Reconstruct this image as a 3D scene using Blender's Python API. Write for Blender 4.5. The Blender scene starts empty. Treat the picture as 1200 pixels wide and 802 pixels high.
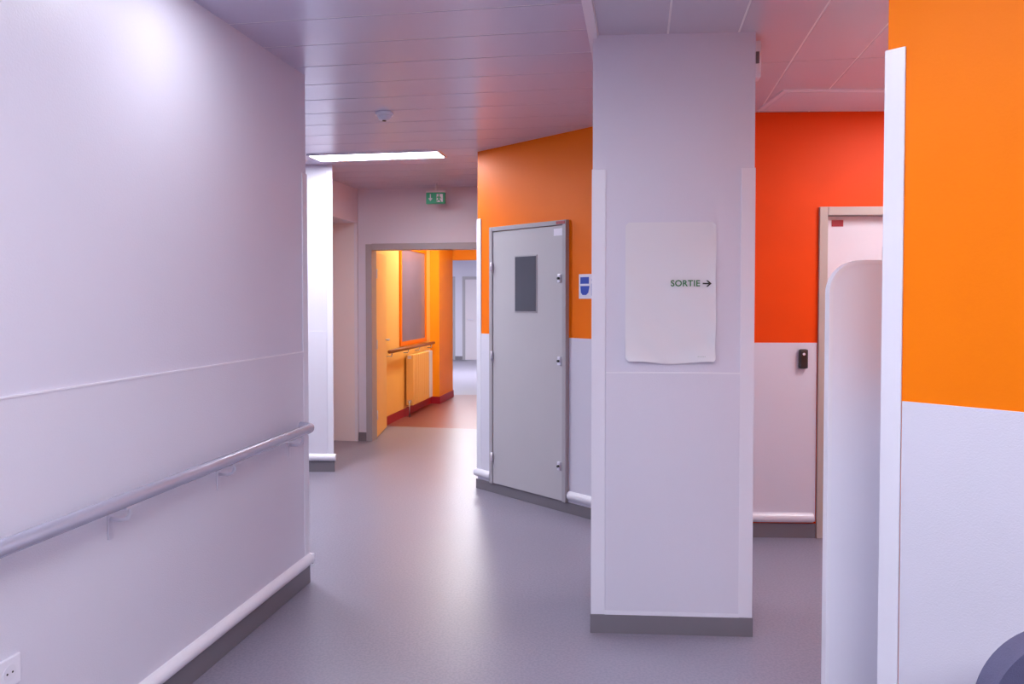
import bpy, bmesh, math, random
from mathutils import Vector, Matrix
random.seed(4)
sc = bpy.context.scene
try:
    sc.view_settings.view_transform = 'Standard'
    sc.view_settings.look = 'None'
except Exception: pass
H = 2.62
# ---------------------------------------------------------------- materials
def mat(name, col, rough=0.5, var=0.04, vscale=3.0, bump=0.0, bscale=200, metal=0.0, spec=0.5, speck=None, coat=0.0):
    m = bpy.data.materials.new(name); m.use_nodes = True
    nt = m.node_tree; b = nt.nodes['Principled BSDF']
    b.inputs['Roughness'].default_value = rough
    b.inputs['Metallic'].default_value = metal
    b.inputs['Specular IOR Level'].default_value = spec
    tc = nt.nodes.new('ShaderNodeTexCoord')
    n = nt.nodes.new('ShaderNodeTexNoise'); n.inputs['Scale'].default_value = vscale; n.inputs['Detail'].default_value = 1.5
    nt.links.new(tc.outputs['Object'], n.inputs['Vector'])
    mx = nt.nodes.new('ShaderNodeMix'); mx.data_type = 'RGBA'
    c1 = [c*(1-var) for c in col[:3]]+[1]; c2 = [min(1, c*(1+var)) for c in col[:3]]+[1]
    mx.inputs[6].default_value = c1; mx.inputs[7].default_value = c2
    nt.links.new(n.outputs['Fac'], mx.inputs[0])
    out = mx.outputs[2]
    if speck:
        n2 = nt.nodes.new('ShaderNodeTexNoise'); n2.inputs['Scale'].default_value = speck[0]; n2.inputs['Detail'].default_value = 1
        nt.links.new(tc.outputs['Object'], n2.inputs['Vector'])
        rp = nt.nodes.new('ShaderNodeValToRGB'); rp.color_ramp.elements[0].position = 0.42; rp.color_ramp.elements[1].position = 0.6
        nt.links.new(n2.outputs['Fac'], rp.inputs[0])
        m2 = nt.nodes.new('ShaderNodeMix'); m2.data_type = 'RGBA'
        nt.links.new(rp.outputs[0], m2.inputs[0]); nt.links.new(out, m2.inputs[6])
        m2.inputs[7].default_value = speck[1]; out = m2.outputs[2]
    nt.links.new(out, b.inputs['Base Color'])
    if bump > 0:
        nb = nt.nodes.new('ShaderNodeTexNoise'); nb.inputs['Scale'].default_value = bscale; nb.inputs['Detail'].default_value = 1
        nt.links.new(tc.outputs['Object'], nb.inputs['Vector'])
        bp = nt.nodes.new('ShaderNodeBump'); bp.inputs['Strength'].default_value = bump; bp.inputs['Distance'].default_value = 0.002
        nt.links.new(nb.outputs['Fac'], bp.inputs['Height']); nt.links.new(bp.outputs[0], b.inputs['Normal'])
    return m
def emis(name, col, s):
    m = bpy.data.materials.new(name); m.use_nodes = True
    nt = m.node_tree; b = nt.nodes['Principled BSDF']
    b.inputs['Base Color'].default_value = (.8, .8, .8, 1)
    b.inputs['Emission Color'].default_value = (*col, 1); b.inputs['Emission Strength'].default_value = s
    return m
WALL = mat('paint_lavender_white', (.695, .685, .80, 1), .42, .02, 2, .25, 160)
PANEL = mat('wall_protection_panel', (.71, .70, .805, 1), .38, .02, 2, .35, 260)
GUARD = mat('corner_guard_plastic', (.79, .785, .88, 1), .3, .01)
BUMP = mat('bumper_plastic', (.83, .82, .90, 1), .28, .01)
ORN = mat('paint_orange', (.99, .215, .0005, 1), .5, .05, 5, .12, 180, spec=.15)
ORC = mat('paint_orange_closet', (.99, .19, .001, 1), .42, .05, 4, .12, 180, spec=.2)
ORSH = mat('paint_orange_shaded', (.86, .068, .002, 1), .5, .06, 4, .12, 180, spec=.2)  # back wall orange, its shading put into a redder base colour
ORP = mat('paint_amber', (.98, .34, .01, 1), .5, .05, 4, .12, 180, spec=.3)
ORY = mat('paint_yellow_orange', (.97, .57, .16, 1), .45, .05, 3, .2, 150)
FLOOR = mat('vinyl_floor', (.275, .255, .33, 1), .34, .10, 1.2, .15, 120, speck=(90, (.24, .225, .295, 1)))
FLOOR_REFL = mat('vinyl_floor_red_reflection', (.23, .07, .06, 1), .32, .10, 1.2, .1, 120)  # reddish reflection of the orange corridor put into the floor colour
CEIL = mat('ceiling_metal_plank', (.60, .58, .74, 1), .28, .03, 1, 0, metal=.15)
CEILR = mat('ceiling_metal_tile', (.60, .59, .68, 1), .32, .03, 1, 0, metal=.1)
GAP = mat('ceiling_gap', (.97, .96, 1.0, 1), .6)
BASE = mat('baseboard_vinyl', (.19, .175, .205, 1), .45, .05, 6)
GDOOR = mat('door_grey_paint', (.50, .485, .52, 1), .42, .02, 5, .1, 120)
GFRAME = mat('door_frame_grey', (.40, .38, .42, 1), .4, .02)
BFRAME = mat('door_frame_taupe', (.50, .42, .38, 1), .45, .02)
WDOOR = mat('door_pale_leaf', (.74, .68, .74, 1), .45, .02)
BEIGE = mat('reveal_cream_paint', (.84, .78, .80, 1), .45, .05, 1.5)
RAIL = mat('handrail_satin_silver', (.50, .50, .62, 1), .26, .02, metal=.4)
METAL = mat('bracket_metal', (.75, .74, .84, 1), .3, .02, metal=.5)
DARK = mat('black_plastic', (.02, .02, .022, 1), .35)
GLASS = mat('dark_glass', (.085, .09, .115, 1), .12, .05)
PURPG = mat('reflective_window_glass', (.26, .18, .24, 1), .15, .1)
WHITE = mat('white_plastic', (.82, .81, .91, 1), .4, .01)
PAPER = mat('paper', (.76, .755, .81, 1), .7, .01, 4)
GREENTX = mat('text_green', (.03, .19, .06, 1), .6)
INK = mat('ink_black', (.015, .02, .02, 1), .6)
BLUE = mat('sign_blue', (.03, .08, .50, 1), .4)
REDTAG = mat('tag_red', (.35, .01, .03, 1), .4)
GREENS = mat('exit_sign_green', (.01, .40, .20, 1), .4)
WOOD = mat('wood_rail', (.30, .10, .03, 1), .4, .15, 12)
CHAIR = mat('chair_fabric', (.10, .10, .19, 1), .7, .1, 40, .5, 400)
# ---------------------------------------------------------------- geometry helpers
class F:
    def __init__(s, o, d, n):
        s.o = Vector((o[0], o[1], 0)); s.d = Vector((d[0], d[1], 0)).normalized(); s.n = Vector((n[0], n[1], 0)).normalized()
    def p(s, a, b, z): return s.o+s.d*a+s.n*b+Vector((0, 0, z))
WF = F((0, 0), (1, 0), (0, 1))
class B:
    def __init__(s, name, parent=None):
        s.name = name; s.bm = bmesh.new(); s.mats = []; s.parent = parent
    def mi(s, m):
        if m not in s.mats: s.mats.append(m)
        return s.mats.index(m)
    def merge(s, t, m, smooth=False):
        bmesh.ops.recalc_face_normals(t, faces=t.faces[:])
        i = s.mi(m); vm = {}
        for v in t.verts: vm[v] = s.bm.verts.new(v.co)
        for f in t.faces:
            try: nf = s.bm.faces.new([vm[v] for v in f.verts])
            except ValueError: continue
            nf.material_index = i; nf.smooth = smooth
        t.free()
    def box(s, f, s0, s1, n0, n1, z0, z1, m, bev=0):
        t = bmesh.new(); v = []
        for z in (z0, z1):
            for a, b in ((s0, n0), (s1, n0), (s1, n1), (s0, n1)): v.append(t.verts.new(f.p(a, b, z)))
        for q in ((0, 1, 2, 3), (4, 5, 6, 7), (0, 1, 5, 4), (1, 2, 6, 5), (2, 3, 7, 6), (3, 0, 4, 7)): t.faces.new([v[i] for i in q])
        if bev: bmesh.ops.bevel(t, geom=t.edges[:], offset=bev, segments=2, profile=.6, affect='EDGES')
        s.merge(t, m); return s
    def prism(s, pts, z0, z1, m):
        t = bmesh.new()
        a = [t.verts.new((x, y, z0)) for x, y in pts]; b = [t.verts.new((x, y, z1)) for x, y in pts]
        t.faces.new(a); t.faces.new(b); n = len(pts)
        for i in range(n): t.faces.new([a[i], a[(i+1) % n], b[(i+1) % n], b[i]])
        s.merge(t, m); return s
    def extr(s, f, prof, s0, s1, m, smooth=False):
        t = bmesh.new()
        a = [t.verts.new(f.p(s0, q[0], q[1])) for q in prof]; b = [t.verts.new(f.p(s1, q[0], q[1])) for q in prof]
        t.faces.new(a); t.faces.new(b); n = len(prof)
        for i in range(n): t.faces.new([a[i], a[(i+1) % n], b[(i+1) % n], b[i]])
        s.merge(t, m, smooth); return s
    def plate(s, f, prof, n0, n1, m, bev=0):
        t = bmesh.new()
        a = [t.verts.new(f.p(q[0], n0, q[1])) for q in prof]; b = [t.verts.new(f.p(q[0], n1, q[1])) for q in prof]
        fa = t.faces.new(a); fb = t.faces.new(b); n = len(prof)
        for i in range(n): t.faces.new([a[i], a[(i+1) % n], b[(i+1) % n], b[i]])
        if bev: bmesh.ops.bevel(t, geom=list(fa.edges)+list(fb.edges), offset=bev, segments=3, profile=.5, affect='EDGES')
        s.merge(t, m); return s
    def cyl(s, p0, p1, r, m, r2=None, seg=24):
        p0 = Vector(p0); p1 = Vector(p1); r2 = r if r2 is None else r2
        ax = (p1-p0).normalized(); e = ax.orthogonal().normalized(); g = ax.cross(e)
        t = bmesh.new(); A = []; C = []
        for i in range(seg):
            an = 2*math.pi*i/seg; d = e*math.cos(an)+g*math.sin(an)
            A.append(t.verts.new(p0+d*r)); C.append(t.verts.new(p1+d*r2))
        t.faces.new(A); t.faces.new(C)
        for i in range(seg): t.faces.new([A[i], A[(i+1) % seg], C[(i+1) % seg], C[i]])
        i0 = len(s.bm.faces); s.merge(t, m, False)
        s.bm.faces.ensure_lookup_table()
        for k in range(i0, len(s.bm.faces)):
            if len(s.bm.faces[k].verts) == 4: s.bm.faces[k].smooth = True
        return s
    def tube(s, pts, r, m, seg=16):
        t = bmesh.new(); rings = []; pts = [Vector(p) for p in pts]
        up = Vector((0, 0, 1))
        for i, p in enumerate(pts):
            d = (pts[min(i+1, len(pts)-1)]-pts[max(i-1, 0)]).normalized()
            e = d.cross(up)
            if e.length < .05: e = d.cross(Vector((.3, .9, 0)))
            e.normalize(); g = e.cross(d)
            rings.append([t.verts.new(p+(e*math.cos(2*math.pi*k/seg)+g*math.sin(2*math.pi*k/seg))*r) for k in range(seg)])
        for a, b in zip(rings, rings[1:]):
            for k in range(seg): t.faces.new([a[k], a[(k+1) % seg], b[(k+1) % seg], b[k]])
        t.faces.new(rings[0]); t.faces.new(rings[-1])
        s.merge(t, m, True); return s
    def done(s):
        me = bpy.data.meshes.new(s.name); s.bm.to_mesh(me); s.bm.free()
        for m in s.mats: me.materials.append(m)
        ob = bpy.data.objects.new(s.name, me); sc.collection.objects.link(ob)
        if s.parent: ob.parent = s.parent
        return ob
def empty(name):
    e = bpy.data.objects.new(name, None); sc.collection.objects.link(e); e.empty_display_size = .1; return e
def arc(cx, cy, r, a0, a1, n=8):
    return [(cx+r*math.cos(math.radians(a0+(a1-a0)*i/n)), cy+r*math.sin(math.radians(a0+(a1-a0)*i/n))) for i in range(n+1)]
def bumper_prof(z=.125, h=.062, d=.032):
    return [(0.0, z-h/2)]+[(d*math.cos(math.radians(a)), z+h/2*math.sin(math.radians(a))) for a in range(-80, 81, 16)]+[(0.0, z+h/2)]
def text(body, size, f, s, n, z, m, name, parent, bold=.0):
    cu = bpy.data.curves.new(name, 'FONT'); cu.body = body; cu.size = size; cu.extrude = .0004; cu.offset = bold
    cu.align_x = 'CENTER'; cu.align_y = 'CENTER'; cu.space_character = 1.05
    o = bpy.data.objects.new(name, cu); sc.collection.objects.link(o); cu.materials.append(m)
    zz = f.n; x = Vector((0, 0, 1)).cross(zz).normalized(); y = Vector((0, 0, 1))
    M = Matrix((x, y, zz)).transposed().to_4x4(); M.translation = f.p(s, n, z); o.matrix_world = M
    if parent: o.parent = parent
    return o
U = Vector((.1628, .9867)); W = Vector((.9867, -.1628))
AX = F((0, 0), W, U)      # s along W (across), n along U (depth)
# ---------------------------------------------------------------- floor & ceiling
B('floor').prism([(-4.2, -3.4), (3.6, -3.4), (3.6, 8.6), (.3, 8.6), (-1.6, 8.95), (-4.2, 8.95)], -.1, 0, FLOOR).done()
fl = B('floor_corridor'); fl.prism([(-4.5, 8.95), (-1.6, 8.95), (.3, 8.6), (3.6, 8.6), (3.6, 11.9), (-4.5, 11.9)], -.1, -.0, FLOOR_REFL)
fl.prism([(-4.5, 11.9), (3.6, 11.9), (3.6, 19.4), (-4.5, 19.4)], -.1, 0, FLOOR).done()
c = B('ceiling')
c.box(WF, -4.6, 3.7, -3.5, 19.5, 2.6225, 2.75, GAP)
wb = -.2005
u = -3.6
while u < 8.0:      # planks across the corridor
    c.box(AX, -5.2, wb-.02, u+.005, min(u+.295, 8.12), H, 2.622, CEIL); u += .3
u0 = -3.6; w = wb+.02
while w < 4.2:
    k = u0
    while k < 6:
        c.box(AX, w+.0045, w+.2955, k+.004, k+1.496, H, 2.622, CEILR); k += 1.5
    w += .3
c.box(AX, wb-.02, wb+.02, -3.6, 7.9, 2.605, 2.648, GUARD, .003)
c.done()
B('ceiling_corridor').box(AX, -3.6, 3, 8.13, 19.4, 2.6, 2.645, GUARD).done()
# ---------------------------------------------------------------- left wall
LW = F((-1.06, 3.96), -U, W)
w = B('wall_left'); w.box(LW, 0, 7.3, -.16, 0, 0, H, WALL); w.done()
p = B('trim_left')
p.box(LW, .05, 7.3, 0, .004, .10, 1.206, PANEL, .0012)
p.box(LW, .0, 7.3, 0, .0065, 1.204, 1.210, BUMP)
p.done()
g = B('trim_corner_guard_left'); g.box(LW, 0, .05, 0, .006, .10, 2.117, GUARD, .002); g.box(LW, -.006, 0, -.05, .006, .10, 2.117, GUARD, .002); g.done()
b = B('baseboard_left'); b.box(LW, -.008, 7.3, 0, .008, 0, .095, BASE); b.box(LW, -.008, 0, -.16, 0, 0, .095, BASE)
b.done()
b = B('bumper_rail'); b.extr(LW, bumper_prof(), -.01, 7.3, BUMP, False)
b.box(LW, -.016, -.002, -.03, .03, .096, .154, BUMP, .006); ob = b.done()
# handrail
hr = empty('handrail')
r = B('rail', hr); z = .832; off = .078
pts = [LW.p(7.2, off, z)]
pts += [LW.p(s_, off, z) for s_ in (5, 3, 1, .16)]
pts += [LW.p(.16-.07*math.sin(math.radians(a)), off-.07*(1-math.cos(math.radians(a))), z) for a in range(15, 91, 15)]
pts += [LW.p(.09, .001, z)]
r.tube(pts, .0235, RAIL, 24).done()
k = 0
for Y in (3.74, 3.11, 2.47, 1.83, 1.19, .55, -.1, -.74, -1.4):
    s_ = (3.96-Y)/.9867; k += 1
    r = B('bracket_%d' % k, hr)
    r.box(LW, s_-.014, s_+.014, .004, .009, z-.135, z-.045, METAL, .002)
    r.tube([LW.p(s_, .008, z-.07), LW.p(s_, .045, z-.072), LW.p(s_, .066, z-.066), LW.p(s_, .077, z-.05), LW.p(s_, .078, z-.018)], .007, METAL, 12)
    r.box(LW, s_-.035, s_+.035, off-.013, off+.013, z-.029, z-.019, METAL, .003)
    r.done()
o = B('power_outlet'); o.box(LW, 1.89, 1.97, .004, .014, .42, .50, WHITE, .003)
o.cyl(LW.p(1.93, .0135, .46), LW.p(1.93, .0155, .46), .022, GUARD)
for d in (-.009, .009): o.cyl(LW.p(1.93+d, .0150, .46), LW.p(1.93+d, .0162, .46), .003, DARK, seg=10)
o.done()
# ---------------------------------------------------------------- side passage + pilaster
PF = F((-1.525, 6.545), (-1, .01), (0, -1))
w = B('wall_pilaster'); w.prism([(-4.2, 6.57), (-1.525, 6.545), (-1.625, 6.9), (-1.775, 6.95), (-2.17, 7.01), (-4.2, 7.3)], 0, H, WALL)
w.prism([(-1.775, 6.95), (-1.605, 7.98), (-2.0, 8.04), (-2.17, 7.01)], 2.27, H, WALL)
w.prism([(-4.2, 7.3), (-2.17, 7.01), (-2.0, 8.04), (-4.2, 8.14)], 0, H, WALL); w.done()
w = B('trim_reveal'); w.prism([(-2.0, 8.04), (-1.605, 7.98), (-1.585, 8.13), (-2.0, 8.14)], 0, H, WALL)
RV = F((-1.605, 7.98), (-.395, .06), (-.06, -.395)); w.box(RV, .03, .40, 0, .008, 0, 2.27, BEIGE, .001); w.box(RV, -.002, .03, 0, .016, 0, 2.27, GUARD, .003); w.done()
t = B('trim_pilaster')
t.box(PF, 0, .05, 0, .006, .1, H-.05, GUARD, .002); t.box(PF, .054, 2.6, 0, .004, .1, 1.206, PANEL, .001)
t.done()
b = B('bumper_rail'); b.extr(PF, bumper_prof(), -.02, 2.6, BUMP); b.done()
b = B('baseboard_pilaster'); b.box(PF, -.008, 2.6, 0, .01, 0, .095, BASE); b.done()
B('wall_passage').box(WF, -4.3, -4.2, -3.4, 8.2, 0, H, WALL).done()
RW = F((-2.0, 8.04), (-.17, -1.03), (1.03, -.17))
d = empty('door_1')
q = B('frame', d); q.box(RW, .06, .12, 0, .035, 0, 2.20, BFRAME, .004); q.box(RW, .92, .98, 0, .035, 0, 2.20, BFRAME, .004); q.box(RW, .06, .98, 0, .035, 2.14, 2.20, BFRAME, .004); q.done()
q = B('leaf', d); q.box(RW, .122, .918, 0, .015, .01, 2.138, WDOOR, .003); q.cyl(RW.p(.85, .015, 1.02), RW.p(.85, .06, 1.02), .009, METAL); q.box(RW, .74, .86, .05, .064, 1.01, 1.03, METAL, .004); q.done()
# ---------------------------------------------------------------- end wall + double door
EW = F((-1.6, 8.0), W, -U)
w = B('wall_end'); w.box(EW, 0, .09, -.13, 0, 0, H, WALL); w.box(EW, .09, 1.62, -.13, 0, 2.05, H, WALL); w.box(EW, 1.62, 1.95, -.13, 0, 0, H, WALL); w.done()
b = B('baseboard_end'); b.box(EW, .0, .085, 0, .01, 0, .09, BASE); b.done()
d = empty('door_2')
q = B('frame', d)
q.box(EW, .085, .15, -.135, .014, 0, 2.05, GFRAME, .003); q.box(EW, 1.56, 1.625, -.135, .014, 0, 2.05, GFRAME, .003); q.box(EW, .151, 1.559, -.135, .014, 1.99, 2.055, GFRAME, .003); q.done()
DL = F((-1.455, 8.12), (-.01, 1), (1, .01))
q = B('leaf', d); q.box(DL, 0, .70, -.02, .02, .01, 1.98, ORY, .003); q.box(DL, -.004, .0, -.02, .02, .01, 1.98, GFRAME)
q.cyl(DL.p(.64, .02, 1.02), DL.p(.64, .06, 1.02), .009, METAL); q.box(DL, .53, .65, .05, .064, 1.01, 1.03, METAL, .004)
for z_ in (.25, 1.0, 1.75): q.cyl(DL.p(-.004, .026, z_-.05), DL.p(-.004, .026, z_+.05), .009, METAL)
q.done()
# exit sign
e = empty('exit_sign')
XS = F((-.75, 7.60), W, -U)
q = B('sign_box', e); q.box(XS, -.095, .095, -.02, .02, 2.42, 2.53, GREENS, .003); q.box(XS, -.10, .10, -.012, .012, 2.53, 2.55, WHITE); q.cyl(XS.p(0, 0, 2.54), XS.p(0, 0, 2.62), .01, WHITE); q.done()
q = B('pictogram', e); dz = -.02
q.plate(XS, [(a, b_+dz) for a, b_ in [(-.056, 2.535), (-.046, 2.535), (-.046, 2.495), (-.029, 2.495), (-.051, 2.465), (-.073, 2.495), (-.056, 2.495)]], .0195, .0215, WHITE)
q.box(XS, .012, .075, .0195, .0210, 2.436, 2.514, WHITE)
q.cyl(XS.p(.038, .020, 2.522+dz), XS.p(.038, .0225, 2.522+dz), .008, GREENS, seg=14)
q.plate(XS, [(a+.006, b_+dz) for a, b_ in [(.015, 2.51), (.04, 2.512), (.055, 2.49), (.05, 2.487), (.038, 2.50), (.038, 2.485), (.055, 2.458), (.047, 2.455), (.03, 2.478), (.01, 2.458), (.006, 2.464), (.022, 2.485), (.022, 2.50), (.010, 2.492), (.008, 2.497)]], .0200, .0225, GREENS)
q.done()
# ---------------------------------------------------------------- orange corridor
OL = F((-1.63, 8.08), (.165, 1), (1, -.165))
w = B('wall_corridor_left'); w.box(OL, .06, 2.86, -.15, 0, 0, H, ORY); w.box(OL, 2.86, 3.66, -.15, .135, 0, H, ORP); w.done()
t = B('trim_corridor_left'); t.box(OL, .06, 2.86, 0, .004, .1, .82, ORY, .001); t.done()
b = B('baseboard_corridor_left'); b.box(OL, .06, 2.85, 0, .012, 0, .10, REDTAG); b.box(OL, 2.85, 3.67, .135, .147, 0, .1, REDTAG); b.box(OL, 2.848, 2.86, .01, .147, 0, .1, REDTAG); b.done()
w = B('wall_corridor_right'); w.box(F((.14, 7.9), (.165, 1), (1, -.165)), 0, 3.75, 0, .15, 0, H, ORY); w.done()
LN = F((-.93, 11.7), W, -U)
w = B('wall_lintel'); w.box(LN, -.2, 1.9, -.12, 0, 2.08, H, ORP); w.box(LN, .95, 1.9, -.12, 0, 0, 2.08, ORP); w.done()
wn = empty('window_1')
q = B('frame', wn)
s0, s1 = 1.50, 2.56
q.box(OL, s0-.06, s0, 0, .02, .90, 2.16, ORN, .003); q.box(OL, s1, s1+.06, 0, .02, .90, 2.16, ORN, .003)
q.box(OL, s0, s1, 0, .02, .90, .95, ORN, .003); q.box(OL, s0, s1, 0, .02, 2.11, 2.16, ORN, .003); q.done()
q = B('glass', wn); q.box(OL, s0, s1, 0, .008, .95, 2.11, PURPG); q.done()
hr = empty('wood_handrail')
q = B('rail', hr); q.tube([OL.p(.85, .07, .87), OL.p(2.8, .07, .87)], .022, WOOD)
for s_ in (.95, 1.6, 2.1, 2.7): q.tube([OL.p(s_, 0, .81), OL.p(s_, .06, .81), OL.p(s_, .07, .85)], .008, METAL, 8)
q.done()
rd = B('radiator')
for i in range(11): rd.box(OL, 1.62+i*.085, 1.62+i*.085+.07, .03, .125, .14, .78, ORY if i < 9 else BUMP, .012)
rd.box(OL, 1.62, 2.54, .05, .10, .17, .21, BUMP); rd.box(OL, 1.62, 2.54, .05, .10, .73, .77, BUMP)
rd.tube([OL.p(1.6, .08, .001), OL.p(1.6, .08, .19), OL.p(1.64, .08, .19)], .011, METAL, 8); rd.done()
# far hall
w = B('wall_hall'); w.box(WF, -4.5, 3.6, 18.9, 19.0, 0, H, WALL); w.box(WF, -4.5, -4.4, 11.9, 18.9, 0, H, WALL); w.box(WF, 3.5, 3.6, 11.9, 18.9, 0, H, WALL); w.prism([(-4.5, 11.95), (-1.12, 11.85), (-1.12, 12.0), (-4.5, 12.1)], 0, H, WALL); w.prism([(.9, 11.5), (3.6, 11.5), (3.6, 11.62), (.9, 11.62)], 0, H, WALL); w.done()
for i, x in enumerate((-1.22, -2.35)):
    HF = F((x, 18.9), (1, 0), (0, -1)); d = empty('door_%d' % (4+i))
    q = B('frame', d); q.box(HF, 0, .07, 0, .03, 0, 2.05, GFRAME); q.box(HF, .88, .95, 0, .03, 0, 2.05, GFRAME); q.box(HF, .07, .88, 0, .03, 1.98, 2.05, GFRAME); q.done()
    q = B('leaf', d); q.box(HF, .07, .88, 0, .015, .005, 1.98, WDOOR, .002); q.cyl(HF.p(.15, .015, 1.0), HF.p(.15, .06, 1.0), .01, METAL); q.box(HF, .14, .26, .05, .065, .99, 1.01, METAL); q.done()
B('baseboard_hall').box(WF, -4.4, -2.36, 18.885, 18.9, 0, .09, BASE).box(WF, -1.40, -1.22, 18.885, 18.9, 0, .09, BASE).box(WF, -.27, 3.5, 18.885, 18.9, 0, .09, BASE).done()
# ---------------------------------------------------------------- closet block
CF = F((-.267, 5.98), (.6791, -.7340), (-.734, -.679))
w = B('wall_closet'); w.prism([(-.267, 5.98), (.875, 4.746), (1.2, 4.9), (.3, 7.9), (.05, 7.74)], 0, H, ORC); w.done()
ds0, ds1 = .173, .969
t = B('trim_closet')
t.box(CF, .045, ds0-.004, 0, .005, .1, 1.212, PANEL, .001); t.box(CF, ds1+.004, 1.68, 0, .005, .1, 1.212, PANEL, .001)
t.box(CF, 0, .045, 0, .007, .1, 2.1, GUARD, .002); t.box(CF, -.006, 0, -.05, .007, .1, 2.1, GUARD, .002); t.done()
b = B('bumper_rail'); b.extr(CF, bumper_prof(), -.02, ds0-.01, BUMP); b.extr(CF, bumper_prof(), ds1+.01, 1.64, BUMP); b.done()
b = B('baseboard_closet'); b.box(CF, -.01, 1.66, 0, .012, 0, .075, BASE, .002); b.box(CF, 0, 1.66, 0, .003, .074, .11, PANEL); b.done()
d = empty('door_3')
q = B('frame', d)
q.box(CF, ds0, ds0+.034, 0, .034, .076, 2.02, GFRAME, .003); q.box(CF, ds1-.034, ds1, 0, .034, .076, 2.02, GFRAME, .003); q.box(CF, ds0+.0342, ds1-.0342, 0, .034, 1.988, 2.02, GFRAME, .003); q.done()
q = B('leaf', d)
q.box(CF, ds0+.036, ds1-.036, 0, .026, .08, 1.984, GDOOR, .003)
q.box(CF, .450, .686, .024, .030, 1.38, 1.795, GFRAME, .003); q.box(CF, .460, .676, .026, .032, 1.39, 1.785, GLASS)
q.done()
q = B('hardware', d)
for z_ in (1.72, 1.05, .28): q.cyl(CF.p(ds0+.034, .038, z_-.035), CF.p(ds0+.034, .038, z_+.035), .009, METAL)
for z_ in (1.62, 1.05, .32): q.box(CF, ds1-.078, ds1-.048, .022, .036, z_-.03, z_+.03, METAL, .004); q.cyl(CF.p(ds1-.063, .036, z_), CF.p(ds1-.063, .047, z_), .009, DARK, seg=12)
q.box(CF, ds1-.12, ds1-.04, .025, .028, 1.915, 1.965, WHITE); q.box(CF, ds1-.09, ds1-.01, .034, .037, 1.992, 2.014, REDTAG); q.done()
sg = empty('pictogram_sign')
q = B('plate', sg); q.box(CF, 1.065, 1.245, .0, .006, 1.48, 1.645, WHITE, .001)
q.box(CF, 1.08, 1.155, .006, .008, 1.58, 1.625, BLUE); q.plate(CF, [(1.08, 1.565), (1.16, 1.565), (1.15, 1.52), (1.13, 1.505), (1.10, 1.505), (1.085, 1.52)], .006, .008, BLUE)
q.cyl(CF.p(1.195, .006, 1.605), CF.p(1.195, .008, 1.605), .017, BLUE, seg=16); q.box(CF, 1.178, 1.212, .006, .008, 1.50, 1.58, BLUE); q.done()
# ---------------------------------------------------------------- back wall (right)
BW = F((.875, 4.755), (1, -.035), (-.035, -1))
w = B('wall_back'); w.box(BW, -.05, 1.005, -.12, 0, 0, H, ORSH); w.box(BW, 1.005, 1.955, -.12, 0, 2.04, H, ORSH); w.box(BW, 1.955, 2.7, -.12, 0, 0, H, ORSH); w.done()
t = B('trim_back'); t.box(BW, 0, 1.0, 0, .005, .1, 1.208, PANEL, .001); t.box(BW, 1.96, 2.33, 0, .005, .1, 1.208, PANEL, .001); t.done()
b = B('bumper_rail'); b.extr(BW, bumper_prof(), .05, .985, BUMP); b.done()
b = B('baseboard_back'); b.box(BW, .03, 1.0, 0, .012, 0, .088, BASE); b.done()
d = empty('door_6')
q = B('frame', d); q.box(BW, 1.005, 1.055, -.11, .02, 0, 2.04, BFRAME, .003); q.box(BW, 1.905, 1.955, -.11, .02, 0, 2.04, BFRAME, .003); q.box(BW, 1.056, 1.904, -.11, .02, 1.99, 2.04, BFRAME, .003); q.done()
q = B('leaf', d); q.box(BW, 1.057, 1.903, -.085, -.045, .006, 1.988, WDOOR, .002)
q.box(BW, 1.41, 1.64, -.046, -.040, 1.45, 1.80, GFRAME); q.box(BW, 1.42, 1.625, -.042, -.037, 1.465, 1.785, GLASS)
q.box(BW, 1.10, 1.17, -.046, -.042, 1.925, 1.965, REDTAG)
q.box(BW, 1.075, 1.115, -.046, -.038, .92, 1.12, METAL, .003); q.cyl(BW.p(1.095, -.04, 1.03), BW.p(1.095, .01, 1.03), .009, METAL); q.box(BW, 1.085, 1.21, 0, .014, 1.02, 1.04, METAL, .004); q.done()
q = B('call_button_holder'); q.box(BW, .885, .94, .005, .035, 1.05, 1.17, DARK, .012); q.cyl(BW.p(.912, .034, 1.14), BW.p(.912, .038, 1.14), .008, GUARD, seg=16); q.done()
# ---------------------------------------------------------------- pillar
PI = F((.352, 3.365), (.693, -.043), (-.043, -.693))
pts = [(.352, 3.365), (1.045, 3.322), (1.11, 3.74), (.413, 3.79)]
w = B('pillar'); w.prism(pts, 0, H, WALL); w.done()
PL = .6943
t = B('trim_pillar')
t.box(PI, .06, PL-.055, 0, .004, .1, 1.152, PANEL, .001)
t.box(PI, .06, PL-.055, 0, .0065, 1.150, 1.156, BUMP)
for a in (0, PL-.054):
    t.box(PI, a-.003, a+.057, 0, .005, .082, 2.04, GUARD, .002)
t.box(PI, .057, PL-.054, 0, .006, .082, .10, GUARD)
SR = F((1.045, 3.322), (.065, .418), (.418, -.065)); SL = F((.352, 3.365), (.061, .425), (-.425, .061))
t.box(SR, 0, .05, 0, .004, .082, 2.04, GUARD); t.box(SL, 0, .05, 0, .0035, .082, 2.04, GUARD); t.done()
b = B('baseboard_pillar'); b.box(PI, -.006, PL+.006, 0, .008, 0, .081, BASE); b.box(SR, 0, .42, 0, .006, 0, .081, BASE); b.box(SL, 0, .42, 0, .006, 0, .081, BASE); b.done()
q = B('wall_sensor'); q.box(SR, .05, .12, 0, .03, 2.44, 2.60, WHITE, .006); q.box(SR, .044, .05, .008, .022, 2.50, 2.55, BASE); q.done()
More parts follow.
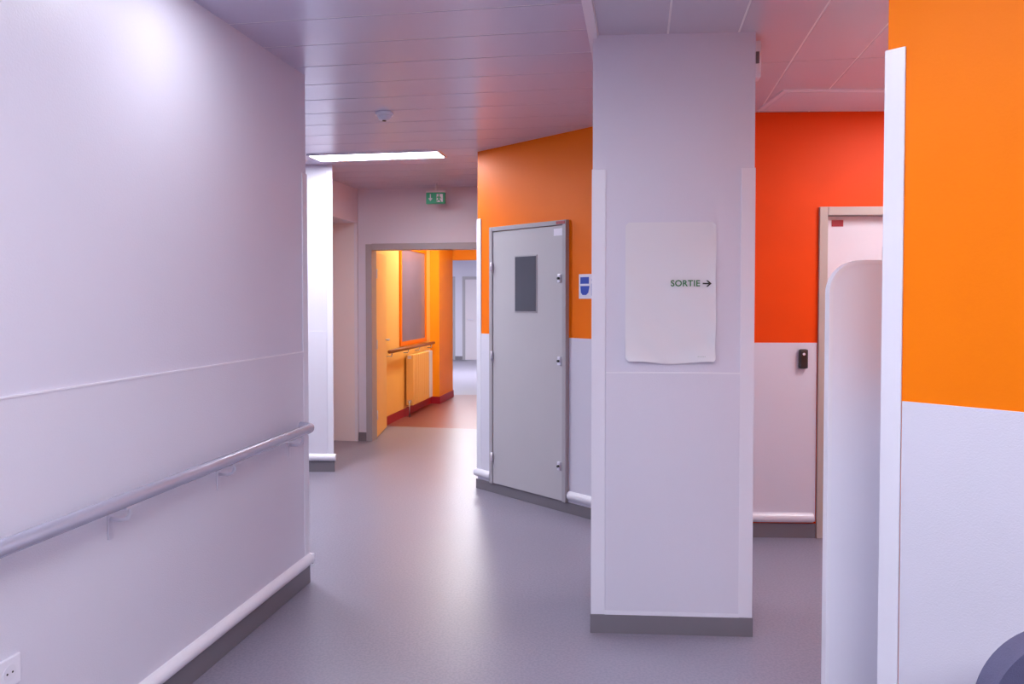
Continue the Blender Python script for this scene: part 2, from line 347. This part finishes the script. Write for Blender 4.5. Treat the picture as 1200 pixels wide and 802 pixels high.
# poster: thin wavy sheet with curled lower edge
po = empty('exit_poster')
bm = bmesh.new(); nx, nz = 40, 50; s0, s1, z0, z1 = .143, .531, 1.198, 1.808
gr = []
for j in range(nz+1):
    row = []
    for i in range(nx+1):
        a = i/nx; c_ = j/nz
        lo = max(0, .16-c_)/.16; ed = max(0, (a-.86)/.14)
        wv = .004+.0022*math.sin(a*7+c_*4)+.0035*abs(math.sin(c_*8+a*2.5))*(1-c_*.6)+.016*lo*lo*(.5+.5*math.sin(a*8+.6))+.010*ed*ed*(.5+.5*math.sin(c_*13))+.002*math.sin(a*15+c_*22)*(1-c_)
        cr = .014*(max(0, 1-min(a, 1-a)*30)*max(0, 1-min(c_, 1-c_)*45))
        zz = z0+(z1-z0)*c_+.006*lo*math.sin(a*8+.6)
        row.append(bm.verts.new(PI.p(s0+(s1-s0)*a+(cr if a < .5 else -cr)-.0025*ed*math.sin(c_*13), wv+.001, zz)))
    gr.append(row)
for j in range(nz):
    for i in range(nx):
        f_ = bm.faces.new([gr[j][i], gr[j][i+1], gr[j+1][i+1], gr[j+1][i]]); f_.smooth = True
me = bpy.data.meshes.new('sheet'); bm.to_mesh(me); bm.free(); me.materials.append(PAPER)
o = bpy.data.objects.new('sheet', me); sc.collection.objects.link(o); o.parent = po
text('SORTIE', .0375, PI, .400, .0125, 1.542, GREENTX, 'sortie_text', po, .0006)
text('+ + + + +', .008, PI, .47, .020, 1.225, GREENTX, 'small_print', po)
q = B('arrow', po); zc = 1.542
q.plate(PI, [(.474, zc-.003), (.474, zc+.003), (.500, zc+.003), (.488, zc+.014), (.496, zc+.014), (.512, zc), (.496, zc-.014), (.488, zc-.014), (.500, zc-.003)], .0125, .0135, INK); q.done()
# ---------------------------------------------------------------- near right wall
C0 = (.976, 2.01); NF = F(C0, (.6791, -.734), (-.734, -.679)); NS = F(C0, (.734, .679), (-.679, .734))
w = B('wall_right'); w.prism([C0, (2.88, -.048), (3.2, -.048), (3.2, 2.69), (1.711, 2.69)], 0, H, ORN); w.done()
t = B('trim_right'); t.box(NF, .047, 2.8, 0, .005, .1, 1.210, PANEL, .001); t.box(NS, .047, 1.0, 0, .005, .1, 1.21, PANEL, .001)
t.box(NF, -.004, .045, 0, .007, .1, 2.117, GUARD, .002); t.box(NS, -.006, .045, 0, .006, .1, 2.117, GUARD, .002); t.done()
b = B('baseboard_right'); b.box(NF, -.01, 2.8, 0, .01, 0, .095, BASE); b.box(NS, 0, 1.0, 0, .01, 0, .095, BASE); b.done()
B('wall_side').box(WF, 3.2, 3.3, -3.4, 8.0, 0, H, WALL).done()
B('wall_rear').box(WF, -4.2, 3.2, -3.5, -3.4, 0, H, WALL).done()
# rounded screen panel
SP = F((.990, 2.42), (1, 0), (0, -1))
prof = [(0, 0), (.392, 0), (.392, 1.592)]+arc(.10, 1.492, .10, 90, 180, 12)
q = B('privacy_screen_panel'); q.plate(SP, prof, 0, .028, WHITE, .004)
prof2 = [(-.003, 0), (.010, 0)]+arc(.10, 1.492, .090, 180, 90, 12)+[(.392, 1.582), (.392, 1.595)]+arc(.10, 1.492, .103, 90, 180, 12)
q.plate(SP, prof2, -.002, .030, BUMP, .001)
q.done()
# chair (only the top of its back shows)
ch = empty('chair')
KF = F((.838, 1.36), (1, 0), (0, -1))
q = B('backrest', ch); q.plate(KF, [(.06, .50), (.40, .50)]+arc(.31, .73, .15, 0, 90, 16)+arc(.15, .73, .15, 90, 180, 16), -.02, .03, CHAIR, .009); q.done()
q = B('seat', ch); q.box(KF, 0, .46, .03, .48, .42, .48, CHAIR, .02); q.done()
q = B('legs', ch)
for a, n_ in ((.03, .05), (.43, .05), (.03, .45), (.43, .45)): q.tube([KF.p(a, n_, 0.001), KF.p(a, n_, .43)], .012, METAL, 12)
for a in (.06, .40): q.tube([KF.p(a, .06, .42), KF.p(a, -.03, .44), KF.p(a, -.03, .62)], .01, METAL, 12)
q.done()
# ---------------------------------------------------------------- ceiling items
q = B('smoke_detector'); v = Vector((-.785, 4.75, 0))
q.cyl(v+Vector((0, 0, 2.622)), v+Vector((0, 0, 2.605)), .055, WHITE); q.cyl(v+Vector((0, 0, 2.605)), v+Vector((0, 0, 2.575)), .045, WHITE, .03); q.cyl(v+Vector((0, 0, 2.575)), v+Vector((0, 0, 2.57)), .012, DARK); q.done()
HT = F((1.48, 4.22), (1, -.02), (0, 1))
q = B('ceiling_hatch'); q.box(HT, 0, 1.2, 0, .45, 2.612, 2.622, GUARD, .002); q.box(HT, .03, 1.17, .03, .42, 2.609, 2.613, PANEL, .001); q.done()
LC = (.93, .94, 1.0)
def panel(cs, cn, ls, ln, strength, f=AX, hz=H, col=LC):
    e_ = empty('ceiling_light')
    q = B('housing', e_)
    for a in ((-ls/2-.015, -ls/2, -ln/2-.015, ln/2+.015), (ls/2, ls/2+.015, -ln/2-.015, ln/2+.015), (-ls/2, ls/2, -ln/2-.015, -ln/2), (-ls/2, ls/2, ln/2, ln/2+.015)):
        q.box(f, cs+a[0], cs+a[1], cn+a[2], cn+a[3], hz-.012, hz+.004, WHITE)
    q.done()
    q = B('diffuser', e_); q.box(f, cs-ls/2, cs+ls/2, cn-ln/2, cn+ln/2, hz-.007, hz+.002, emis('light_diffuser', col, strength)); q.done()
def ax(x, y): return (x*.9867-y*.1628, x*.1628+y*.9867)
panel(*ax(-1.07, 6.13), 1.04, .24, 36)
panel(*ax(-.1, 1.3), 1.2, .30, 26)  # added fill panel out of view, evens out the light
panel(*ax(.2, -1.2), 1.2, .60, 46)  # added frontal fill behind the camera, brightens the pillar
panel(*ax(2.5, 3.6), .28, 1.0, 38)  # added fill panel, kept out of sight, for the right alcove
panel(*ax(-2.05, 5.2), .6, .6, 50)  # added hidden panel in the passage, brightens the closet face
panel(*ax(-.7, 9.7), .28, 1.2, 42, hz=2.6, col=(1, .95, .84))
panel(*ax(-1.0, 15), 1.2, 1.2, 50, hz=2.6)
dl = empty('downlight'); v = Vector((-.88, 2.66, 0))
q = B('ring', dl); q.cyl(v+Vector((0, 0, 2.625)), v+Vector((0, 0, 2.612)), .10, WHITE); q.done()
q = B('lamp', dl); q.cyl(v+Vector((0, 0, 2.613)), v+Vector((0, 0, 2.606)), .08, emis('downlight_lamp', LC, 82)); q.done()
# ---------------------------------------------------------------- world, camera
wd = bpy.data.worlds.new('World'); sc.world = wd; wd.use_nodes = True
wd.node_tree.nodes['Background'].inputs[0].default_value = (.6, .58, .7, 1); wd.node_tree.nodes['Background'].inputs[1].default_value = .3
cam = bpy.data.cameras.new('camera'); co = bpy.data.objects.new('camera', cam); sc.collection.objects.link(co)
cam.sensor_width = 36; cam.lens = 27; cam.shift_y = -.0212; cam.clip_start = .05
co.location = (0, 0, 1.47); co.rotation_euler = (math.radians(90-1.5), 0, 0)
sc.camera = co
